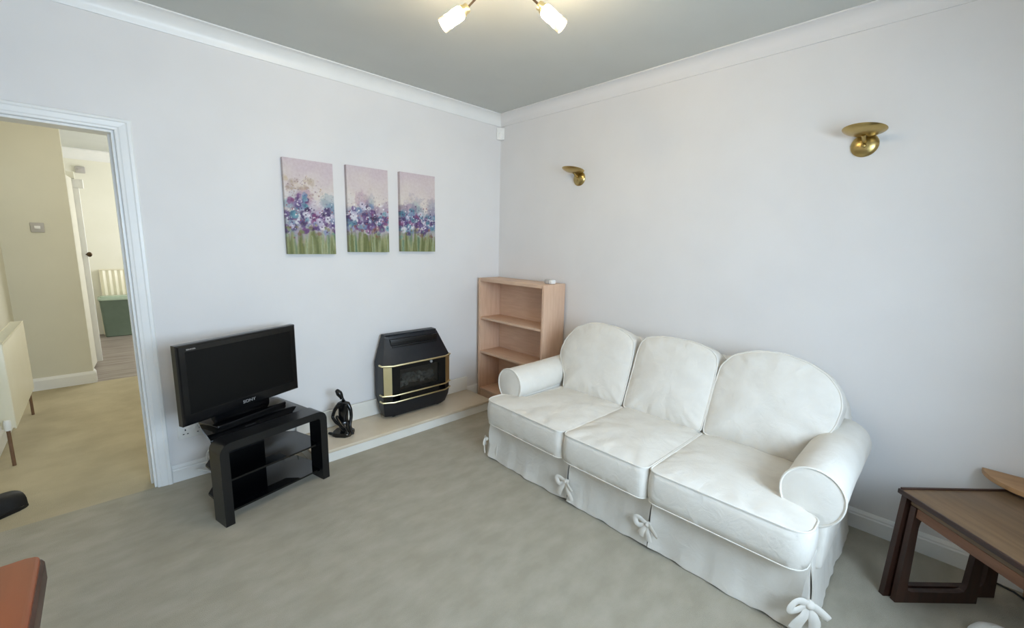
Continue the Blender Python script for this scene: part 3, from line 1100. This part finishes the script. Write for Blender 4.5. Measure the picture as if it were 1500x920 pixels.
# ------------------------------------------------------------------ television
TZ = h - .006
t = thing('television', 'flat screen television with black gloss frame on the black stand', 'television', (-2.212, -.288, TZ), .391)
tw, thh = .665, .416
z0 = .480 - TZ
yf = -.042    # front face in local y
bm = BM()
fr = .040
rows = []
for (m_, y_) in ((0.004, yf + .004), (0.010, yf), (fr - .004, yf), (fr, yf + .006)):
    b_ = m_ + (.022 if m_ > .02 else 0)
    rows.append([bm.verts.new(p) for p in ((-tw / 2 + m_, y_, z0 + b_), (tw / 2 - m_, y_, z0 + b_), (tw / 2 - m_, y_, z0 + thh - m_), (-tw / 2 + m_, y_, z0 + thh - m_))])
rows.insert(0, [bm.verts.new(p) for p in ((-tw / 2, yf + .012, z0), (tw / 2, yf + .012, z0), (tw / 2, yf + .012, z0 + thh), (-tw / 2, yf + .012, z0 + thh))])
rows.insert(0, [bm.verts.new(p) for p in ((-tw / 2, yf + .045, z0), (tw / 2, yf + .045, z0), (tw / 2, yf + .045, z0 + thh), (-tw / 2, yf + .045, z0 + thh))])
for A, B in zip(rows[:-1], rows[1:]):
    for k in range(4):
        bm.faces.new((A[k], A[(k + 1) % 4], B[(k + 1) % 4], B[k]))
bm.faces.new(rows[0]); bm.faces.new(rows[-1][::-1])
part('bezel', bm, M['tv_case'], t, angle=20)
bm = BM(); box(bm, -tw / 2 + fr - .003, tw / 2 - fr + .003, yf + .0035, yf + .0055, z0 + fr + .019, z0 + thh - fr + .003)
part('screen', bm, M['screen'], t, smooth=False)
bm = BM()
secs = [(yf + .0455, .32, .06, .40), (yf + .07, .27, .08, .36), (yf + .095, .2, .10, .31)]
rows = [[bm.verts.new(p) for p in ((-hw, y, z0 + a), (hw, y, z0 + a), (hw, y, z0 + b), (-hw, y, z0 + b))] for y, hw, a, b in secs]
for A, B in zip(rows[:-1], rows[1:]):
    for k in range(4):
        bm.faces.new((A[k], A[(k + 1) % 4], B[(k + 1) % 4], B[k]))
bm.faces.new(rows[0][::-1]); bm.faces.new(rows[-1])
part('rear_housing', bm, M['tv_case'], t, smooth=False)
bm = BM(); box(bm, -.16, .16, .004, .04, .016, z0 + .12, .004)
part('stand_neck', bm, M['black_gloss'], t)
bm = BM()
prism(bm, round_poly([(-.205, -.085), (.205, -.085), (.205, .085), (-.205, .085)], .012, 4), .0006, .018, bev=.004)
part('stand_base', bm, M['black_gloss'], t)


def text_part(body, size, mtx, m, parent, name, ext=.0006):
    cu = bpy.data.curves.new(name, 'FONT')
    cu.body = body
    cu.size = size
    cu.extrude = ext
    cu.align_x = 'CENTER'
    o = link(bpy.data.objects.new('lettering_source', cu))
    dg = bpy.context.evaluated_depsgraph_get()
    dg.update()
    me = bpy.data.meshes.new_from_object(o.evaluated_get(dg))
    bpy.data.objects.remove(o)
    me.transform(mtx)
    me.materials.clear()
    me.materials.append(m)
    p = link(bpy.data.objects.new(name, me))
    p.parent = parent
    return p


rx = Matrix.Rotation(PI / 2, 4, 'X')
text_part('SONY', .024, Matrix.Translation((.005, yf - .0008, z0 + .024)) @ rx @ Matrix.Diagonal((1.15, 1, 1, 1)), M['silver'], t, 'logo')
text_part('BRAVIA', .010, Matrix.Translation((-.268, yf - .0006, z0 + thh - .028)) @ rx @ Matrix.Diagonal((1.3, 1, 1, 1)), M['grey_plastic'], t, 'logo')

# ------------------------------------------------------------------ bookcase
t = thing('bookcase', 'beech veneer bookcase with empty shelves in the room corner', 'bookcase', (-.14, -.44, 0))
X0, X1, Y0, Y1, BZ = -.277, -.021, -.838, -.040, 1.116
ts = .022
bm = BM(); box(bm, X0, X1, Y1 - ts, Y1, .0006, BZ, .001)
part('side_panel', bm, M['beech'], t, world=True)
bm = BM(); box(bm, X0, X1, Y0, Y0 + ts, .0006, BZ, .001)
part('side_panel', bm, M['beech'], t, world=True)
bm = BM(); box(bm, X0 + .004, X1, Y0 + ts + .0004, Y1 - ts - .0004, BZ - .030, BZ - .001, .001)
part('top_panel', bm, M['beech_h'], t, world=True)
for z, n in ((.085, 'bottom_shelf'), (.442, 'shelf'), (.760, 'shelf')):
    bm = BM(); box(bm, X0 + .008, X1 - .012, Y0 + ts + .0004, Y1 - ts - .0004, z - .020, z, .001)
    part(n, bm, M['beech_h'], t, world=True)
bm = BM(); box(bm, X0 + .012, X0 + .030, Y0 + ts + .0004, Y1 - ts - .0004, .0006, .064)
part('plinth', bm, M['beech_h'], t, world=True)
bm = BM(); box(bm, X1 - .010, X1 - .003, Y0 + ts + .0004, Y1 - ts - .0004, .066, BZ - .032)
part('back_panel', bm, M['beech_h'], t, world=True)
t = thing('plug_adapter', 'small white and grey plastic box on top of the bookcase', 'adapter', (-.15, -.79, BZ))
bm = BM(); box(bm, -.028, .028, .002, .045, .0006, .036, .006)
part('grey_body', bm, M['grey_plastic'], t, label='translucent grey half')
bm = BM(); box(bm, -.026, .026, -.034, .001, .0006, .034, .008)
part('white_cap', bm, M['white_plastic'], t, label='white half')

# ------------------------------------------------------------------ sofa
SY = -1.905
t = thing('sofa', 'cream slip-covered three seat sofa with rolled arms and tied skirt', 'sofa', (-.5, SY, 0))
yL, yR = -1.005, -2.785           # outer skirt faces
bm = BM(); box(bm, -.930, -.06, yR + .014, yL - .014, .02, .262, .008)
part('seat_base', bm, M['sofa'], t, world=True)
sofa = t


def skirt_panel(name, p0, p1, nrm, top=.285, seed=0, ends=(1, 1), nn=60):
    """Hanging cloth from p0 to p1 (x,y), outward normal nrm."""
    bm = BM()
    p0, p1, nv = Vector(p0), Vector(p1), Vector(nrm)
    rows_o, rows_i = [], []
    nt_ = 14
    L = (p1 - p0).length
    for j in range(nt_ + 1):
        q = j / nt_
        ro, ri = [], []
        for i in range(nn + 1):
            s = i / nn
            sd = s * L
            f = 1 - q
            w = noise.noise(Vector((sd * 7 + seed * 9, q * .6, seed))) * .016 + noise.noise(Vector((sd * 19 + seed * 5, q, 2))) * .006
            off = f ** 1.3 * (.026 + w)
            e0 = max(0, 1 - sd / .10) * ends[0]
            e1 = max(0, 1 - (L - sd) / .10) * ends[1]
            off += (e0 ** 1.5 + e1 ** 1.5) * .022 * math.sin(min(1, f * 1.35) * PI) + (e0 + e1) * .012 * f
            if f > .86:
                off += .003
            sh_ = -(e0 ** 2 - e1 ** 2) * .008 * math.sin(f * PI * .8)
            z = top * q + .004 + (e0 + e1) * .012 * f + f * max(0, noise.noise(Vector((sd * 11 + seed, 7, 0)))) * .012
            b = p0.lerp(p1, s) + nv * off + (p1 - p0).normalized() * (-sh_)
            ro.append(bm.verts.new((b.x, b.y, z)))
            c = b - nv * .004
            ri.append(bm.verts.new((c.x, c.y, z)))
        rows_o.append(ro)
        rows_i.append(ri)
    for j in range(nt_):
        for i in range(nn):
            bm.faces.new((rows_o[j][i], rows_o[j][i + 1], rows_o[j + 1][i + 1], rows_o[j + 1][i]))
            bm.faces.new((rows_i[j][i + 1], rows_i[j][i], rows_i[j + 1][i], rows_i[j + 1][i + 1]))
        bm.faces.new((rows_o[j][0], rows_o[j + 1][0], rows_i[j + 1][0], rows_i[j][0]))
        bm.faces.new((rows_o[j + 1][nn], rows_o[j][nn], rows_i[j][nn], rows_i[j + 1][nn]))
    for i in range(nn):
        bm.faces.new((rows_o[0][i + 1], rows_o[0][i], rows_i[0][i], rows_i[0][i + 1]))
        bm.faces.new((rows_o[nt_][i], rows_o[nt_][i + 1], rows_i[nt_][i + 1], rows_i[nt_][i]))
    return part(name, bm, M['sofa'], sofa, world=True, angle=60)


fx = -.942
for yy, sg in ((yR, -1), (yL, 1)):       # folded corner pleats of the skirt
    bm = BM()
    rows = []
    for z, o in ((.008, .030), (.06, .026), (.14, .014), (.22, .004), (.284, .0)):
        rows.append([bm.verts.new(p) for p in ((fx + .07, yy + sg * o * .8, z), (fx + .012, yy + sg * o * .9, z), (fx - o * .75, yy + sg * o * .75, z), (fx - o * .9, yy - sg * .012, z), (fx - o * .8, yy - sg * .07, z), (fx + .07, yy - sg * .07, z))])
    for A, B in zip(rows[:-1], rows[1:]):
        for k in range(6):
            bm.faces.new((A[k], A[(k + 1) % 6], B[(k + 1) % 6], B[k]))
    bm.faces.new(rows[0]); bm.faces.new(rows[-1])
    part('skirt_pleat', bm, M['sofa'], sofa, world=True, angle=70)
skirt_panel('skirt', (fx, yL), (fx, -1.681), (-1, 0), seed=1)
skirt_panel('skirt', (fx, -1.676), (fx, -2.172), (-1, 0), seed=2)
skirt_panel('skirt', (fx, -2.167), (fx, yR), (-1, 0), seed=3)
skirt_panel('skirt', (fx + .001, yR), (-.09, yR), (0, -1), seed=4, ends=(.6, 0))
skirt_panel('skirt', (fx + .001, yL), (-.30, yL), (0, 1), seed=5, ends=(.6, 0))


def bow(c, nrm, seed, s=1.0):
    rnd = random.Random(seed)
    n = Vector((*nrm, 0)).normalized()
    a = Vector((-n.y, n.x, 0))
    u = Vector((0, 0, 1))
    c = Vector(c)
    bm = BM()
    ellipsoid(bm, c + n * .010, (.014 * s, .014 * s, .013 * s))
    for sg in (-1, 1):
        pts = []
        tilt = rnd.uniform(-.5, .9)
        for k in range(17):
            q = 2 * PI * k / 16
            rr = .052 * s * math.sin(q / 2) ** .8
            w_ = .018 * s * math.sin(q)
            da = math.cos(tilt) * sg * rr - math.sin(tilt) * w_
            du = -abs(math.sin(tilt)) * rr * .8 + math.cos(tilt) * w_ + .010 * s * math.sin(q / 2)
            pts.append(c + a * da + u * du + n * (.012 + .012 * math.sin(q / 2)))
        tube(bm, pts, .011 * s, 8, flat=.35, up=n)
        dx = rnd.uniform(.012, .045) * sg
        tl = rnd.uniform(.055, .085) * s
        tube(bm, [c + n * .012, c + a * dx * .5 - u * tl * .4 + n * .022, c + a * dx - u * tl * .75 + n * .020, c + a * dx * 1.2 - u * tl + n * .016],
             [.008 * s, .012 * s, .015 * s, .016 * s], 8, flat=.3, up=n)
    part('tie_bow', bm, M['piping'], sofa, world=True)


bow((fx - .026, yL + .012, .130), (-.7, .7), 2)
bow((fx - .036, -1.678, .135), (-1, 0), 5, 1.1)
bow((fx - .036, -2.168, .135), (-1, 0), 9, 1.1)
bow((fx - .030, yR - .012, .150), (-.8, -.6), 14, 1.35)

# seat cushions (outer two are T shaped, wrapping in front of the arms)
ST, SZ = .150, .347
fnS = lambda a, b, hh: (a, b, SZ + hh + .010 * max(0, min(1, (-.45 - a) / .55)))
seam1, seam2 = -1.675, -2.170
xf, xb = -1.040, -.33
earx = -.858
armL, armR = -1.172, -2.638
oL = round_poly([(xf, seam1 + .004), (xb, seam1 + .004), (xb, armL), (earx, armL), (earx, -1.028), (xf + .012, -1.028)],
                [.04, .03, .03, .03, .05, .075], 6)
oR = [(x, 2 * SY - y) for x, y in oL]
oR = [(x, y - (seam2 - .004 - (2 * SY - seam1 - .004))) if False else (x, y) for x, y in oR]
oM = round_poly([(xf - .004, seam1 - .004), (xb, seam1 - .004), (xb, seam2 + .004), (xf - .004, seam2 + .004)], [.045, .03, .03, .045], 6)
cushion('seat_cushion', oL, (-.74, -1.42), fnS, ST, .022, sofa, seed=1)
cushion('seat_cushion', oM, (-.70, -1.92), fnS, ST, .024, sofa, seed=2)
oR = round_poly([(xf, seam2 - .004), (xb, seam2 - .004), (xb, armR), (earx, armR), (earx, -2.782), (xf + .012, -2.782)],
                [.04, .03, .03, .03, .05, .075], 6)
cushion('seat_cushion', oR, (-.74, -2.40), fnS, ST, .022, sofa, seed=3)

# back cushions
bu = Vector((.28, 0, .96)).normalized()
bn = Vector((-.96, 0, .28)).normalized()
BT = .15
O = Vector((-.47, 0, .40)) - bn * (BT / 2 + .012)


def fnB(a, b, hh):
    p = O + bu * b + bn * hh
    return (p.x, a, p.z)


BL = [(-1.200, .035), (-1.190, .12), (-1.150, .19), (-1.118, .235), (-1.112, .30), (-1.133, .375), (-1.205, .472), (-1.32, .522), (-1.42, .530), (-1.52, .522),
      (-1.605, .492), (-1.662, .455), (-1.676, .36), (-1.676, .25), (-1.672, .10), (-1.668, .035)]
BMm = [(-1.684, .035), (-1.686, .12), (-1.694, .25), (-1.702, .40), (-1.712, .455), (-1.745, .495), (-1.829, .512), (-1.93, .520), (-2.03, .516), (-2.125, .495),
       (-2.170, .460), (-2.182, .40), (-2.178, .25), (-2.170, .12), (-2.166, .035)]
BR = [(-2.178, .035), (-2.178, .12), (-2.184, .28), (-2.198, .415), (-2.25, .487), (-2.36, .530), (-2.475, .540), (-2.59, .515), (-2.675, .468), (-2.725, .405),
      (-2.742, .34), (-2.730, .25), (-2.708, .20), (-2.662, .155), (-2.640, .10), (-2.632, .035)]
for o_, c_, s_, pf in ((BL, (-1.41, .28), 11, .040), (BMm, (-1.93, .28), 12, .042), (BR, (-2.44, .29), 13, .045)):
    loop = smooth_loop(resample(o_, 130), 2)
    cushion('back_cushion', loop, c_, fnB, BT, pf, sofa, seed=s_, wr=.007, pucker=.004, back_puff=.01, N=130)

# back frame
bm = BM()
bo = [(-1.04, .27), (-1.04, .66), (-1.11, .75), (-1.22, .79), (-1.42, .81), (-1.60, .80), (-1.68, .785), (-1.93, .80), (-2.17, .785), (-2.24, .80),
      (-2.44, .815), (-2.58, .795), (-2.68, .75), (-2.752, .66), (-2.752, .27)]
bo = smooth_loop(resample(bo, 110), 3)
prism(bm, bo, -.048, -.150, fn=lambda a, b, hh: (hh - .0 + max(0, (.30 - b)) * 0, a, b), bev=.03, seg=4)
part('back_frame', bm, M['sofa'], sofa, world=True, angle=60)


# arms
def arm(yc, sgn):
    rr, zc, x0, x1 = .104, .503, -.848, -.155
    bm = BM()
    segs = 14
    prof = []
    for k in range(40):
        a = 2 * PI * k / 40
        y = math.cos(a) * rr
        z = math.sin(a) * rr
        if math.sin(a) < 0:
            z *= 1.12 + .05 * abs(math.sin(a))
        prof.append((y, z))
    rows = []
    for i in range(segs + 1):
        s = i / segs
        x = x0 + (x1 - x0) * s
        row = []
        for k, (y, z) in enumerate(prof):
            n = noise.noise(Vector((x * 6, k * .3, yc * 3))) * .004 * min(1, 4 * s)
            sc = 1 + n / rr
            row.append(bm.verts.new((x, yc + y * sc, zc + z * sc + .006 * s)))
        rows.append(row)
    for A, B in zip(rows[:-1], rows[1:]):
        for k in range(40):
            bm.faces.new((A[k], A[(k + 1) % 40], B[(k + 1) % 40], B[k]))
    bm.faces.new(rows[-1])
    inner = [bm.verts.new((x0 - .004, yc + y * .8, zc + z * .8)) for y, z in prof]
    for k in range(40):
        bm.faces.new((rows[0][(k + 1) % 40], rows[0][k], inner[k], inner[(k + 1) % 40]))
    c = bm.verts.new((x0 - .006, yc, zc))
    for k in range(40):
        bm.faces.new((inner[(k + 1) % 40], inner[k], c))
    a = part('arm', bm, M['sofa'], sofa, world=True, angle=50)
    bm = BM()
    tube(bm, [(x0 - .001, yc + y * 1.01, zc + z * 1.01) for y, z in prof], .0048, 6, closed=True)
    p = part('piping', bm, M['piping'], a)
    p.data.transform(world_of(sofa).inverted())
    bm = BM()
    yi, yo = yc - sgn * .085, yc + sgn * .062
    box(bm, -.842, -.16, min(yi, yo), max(yi, yo), .20, .46, .02, 3)
    part('arm_panel', bm, M['sofa'], sofa, world=True)


arm(-1.066, 1)
arm(-2.744, -1)


# ------------------------------------------------------------------ nest of tables
def nest(name, label, u0, u1, y0, y1, ztop, fu0, fu1, frame_y, mtop, has_top_lip, splay=.0, leg=.042):
    """Local: x = u across, y negative towards the camera along the length."""
    t = thing(name, label, 'table', (-.46, -2.979, 0), math.radians(-43.7))
    bm = BM()
    prism(bm, round_poly([(u0, y0), (u1, y0), (u1, y1), (u0, y1)], .006, 2), ztop - .016, ztop, bev=.003)
    part('tabletop', bm, mtop, t)
    if has_top_lip:
        bm = BM()
        box(bm, u0, u1, y1 - .0005, y1 + .009, ztop - .018, ztop + .006, .002)
        box(bm, u1 - .0005, u1 + .009, y0, y1 + .009, ztop - .018, ztop + .006, .002)
        box(bm, u0 - .009, u0 + .0005, y0, y1 + .009, ztop - .018, ztop + .001, .002)
        part('edge_lip', bm, M['teak_dark'], t)
    if not has_top_lip:
        for xa in (u0 + .001, u1 - .019):
            bm = BM(); box(bm, xa, xa + .018, y0 + .005, y1 - .03, ztop - .056, ztop - .0165, .003)
            part('apron', bm, M['teak_rail'], t)
    for fy in frame_y:
        ht = ztop - .017
        out = [(fu0 - splay, .0006), (fu1 + splay, .0006), (fu1, ht), (fu0, ht)]
        ins = [(fu0 - splay + leg, .050), (fu1 + splay - leg * 1.3, .050), (fu1 - leg * .62, ht - .034), (fu0 + leg * .62, ht - .034)]
        No = 64
        oo = round_poly(out, .004, 3)
        ii = round_poly(ins, [.02, .03, .05, .05], 8)

        def ringpts(poly, cc):
            res = []
            n = len(poly)
            for k in range(No):
                a = 2 * PI * k / No + .013
                dx, dz = math.cos(a), math.sin(a)
                best = None
                for q in range(n):
                    x1, z1 = poly[q]
                    x2, z2 = poly[(q + 1) % n]
                    ex, ez = x2 - x1, z2 - z1
                    den = dx * ez - dz * ex
                    if abs(den) < 1e-12:
                        continue
                    tt = ((x1 - cc[0]) * ez - (z1 - cc[1]) * ex) / den
                    ss = ((x1 - cc[0]) * dz - (z1 - cc[1]) * dx) / den
                    if tt > 0 and -1e-6 <= ss <= 1 + 1e-6 and (best is None or tt > best):
                        best = tt
                res.append((cc[0] + dx * best, cc[1] + dz * best))
            return res
        cc = ((fu0 + fu1) / 2, ht / 2)
        A2, B2 = ringpts(oo, cc), ringpts(ii, cc)
        # snap the outer ring to the true corners
        for cpt in out:
            k = min(range(No), key=lambda q: (A2[q][0] - cpt[0]) ** 2 + (A2[q][1] - cpt[1]) ** 2)
            A2[k] = cpt
        bm = BM()
        tk = .022
        rws = [[bm.verts.new((x, fy + s, z)) for x, z in P_] for P_, s in ((A2, 0), (B2, 0), (B2, -tk), (A2, -tk))]
        for q in range(4):
            A, B = rws[q], rws[(q + 1) % 4]
            for k in range(No):
                bm.faces.new((A[k], A[(k + 1) % No], B[(k + 1) % No], B[k]))
        part('leg_frame', bm, M['teak_dark'], t)
    return t


nest('side_table', 'teak side table with open loop legs, the larger upper one of the nest', 0, .435, -.495, -.002, .474, .002, .430, (-.003, -.465), M['teak'], True, .022)
nest('side_table', 'smaller teak table nested underneath the larger teak side table', .014, .395, -.455, -.030, .444, .012, .328, (-.036,), M['teak'], False, .012)

bm = BM()
lathe(bm, [(.083, .0006), (.085, .004), (.081, .026), (.069, .048), (.050, .063), (.030, .070), (.026, .074), (0, .074)], 28, Matrix.Translation((-.492, -3.305, .0)))
single('bowl', bm, M['white_plastic'], 'white upturned bowl on the carpet under the nested tables at the bottom edge', 'bowl', (-.492, -3.305, 0))
bm = BM()
tube(bm, [(-.03, -3.25, .16), (-.024, -3.262, .05), (-.03, -3.29, .006), (-.035, -3.33, .006), (-.05, -3.37, .006), (-.10, -3.42, .006)], .0045, 8)
single('power_cable', bm, M['black_cable'], 'black cable on the carpet by the skirting behind the teak tables', 'cable', (-.03, -3.30, 0))

# half round table against the wall at the right edge
t = thing('side_table', 'tan wooden half round table against the wall at the right edge', 'table', (0, -3.378, 0))
bm = BM()
pts = [(-.0195, .168), (-.0195, -.168)]
for k in range(1, 32):
    a = -PI / 2 - PI * k / 32
    pts.append((-.0195 + .19 * math.cos(a), .168 * math.sin(a)))
prism(bm, pts, .487, .505, bev=.004)
part('tabletop', bm, M['pine'], t)
bm = BM(); ellipsoid(bm, (-.10, .03, .5052), (.006, .018, .0008))
part('wood_knot', bm, M['knot'], t)
for (x, y) in ((-.05, .07), (-.05, -.03), (-.14, .02)):
    bm = BM(); tube(bm, [(x, y - .06, .4865), (x, y - .1, .0006)], [.018, .013], 12)
    part('leg', bm, M['pine'], t)

# ------------------------------------------------------------------ table at the lower left
t = thing('dining_table', 'reddish wooden table top corner with dark edge at the lower left', 'table', (-3.22, -2.3, 0))
bm = BM()
prism(bm, round_poly([(-3.58, -2.9), (-2.876, -2.9), (-2.876, -1.700), (-3.58, -1.700)], .022, 5), .722, .731, bev=.002)
part('tabletop', bm, M['mahogany'], t, world=True)
bm = BM()
prism(bm, round_poly([(-3.586, -2.906), (-2.870, -2.906), (-2.870, -1.694), (-3.586, -1.694)], .026, 5), .682, .7215, bev=.006)
part('edge_band', bm, M['mahogany_edge'], t, world=True)
for x in (-3.52, -2.94):
    for y in (-2.84, -1.77):
        bm = BM(); box(bm, x - .028, x + .028, y - .028, y + .028, .0006, .6815, .006)
        part('leg', bm, M['mahogany_edge'], t, world=True)


# ------------------------------------------------------------------ light
def area(name, loc, rot, sx, sy, power, col, spread=PI):
    l = bpy.data.lights.new(name, 'AREA')
    l.shape = 'RECTANGLE'
    l.size, l.size_y = sx, sy
    l.energy = power
    l.color = col
    l.spread = spread
    o = link(bpy.data.objects.new(name, l))
    o.location = loc
    o.rotation_euler = rot
    return o


area('window_daylight', ((WA + WB) / 2, WY - .55, (WZ0 + WZ1) / 2 + .12), (math.radians(61), 0, 0), WB - WA - .05, WZ1 - WZ0 - .05, 178, (.70, .815, 1.0))
area('kitchen_daylight', (-1.02, 4.1, 1.6), (0, PI / 2, 0), 1.2, 1.5, 37, (1.0, 1.0, .97))
pl = bpy.data.lights.new('hall_fill', 'POINT')  # unseen light added to brighten the hall, no fitting modelled
pl.energy = 20
pl.color = (1.0, .95, .84)
pl.shadow_soft_size = .12
po = link(bpy.data.objects.new('hall_fill', pl))
po.location = (-2.3, 1.3, 2.3)

wd = bpy.data.worlds.new('sky')
scene.world = wd
wd.use_nodes = True
bg = wd.node_tree.nodes['Background']
bg.inputs['Color'].default_value = (.75, .87, 1.0, 1)
bg.inputs['Strength'].default_value = 1.0

scene.view_settings.view_transform = 'Standard'
scene.view_settings.look = 'None'
scene.view_settings.gamma = 1
scene.view_settings.use_curve_mapping = False
scene.view_settings.exposure = 0.0
scene.cycles.max_bounces = 10
scene.cycles.diffuse_bounces = 6
scene.cycles.use_denoising = True
scene.cycles.sample_clamp_indirect = 6
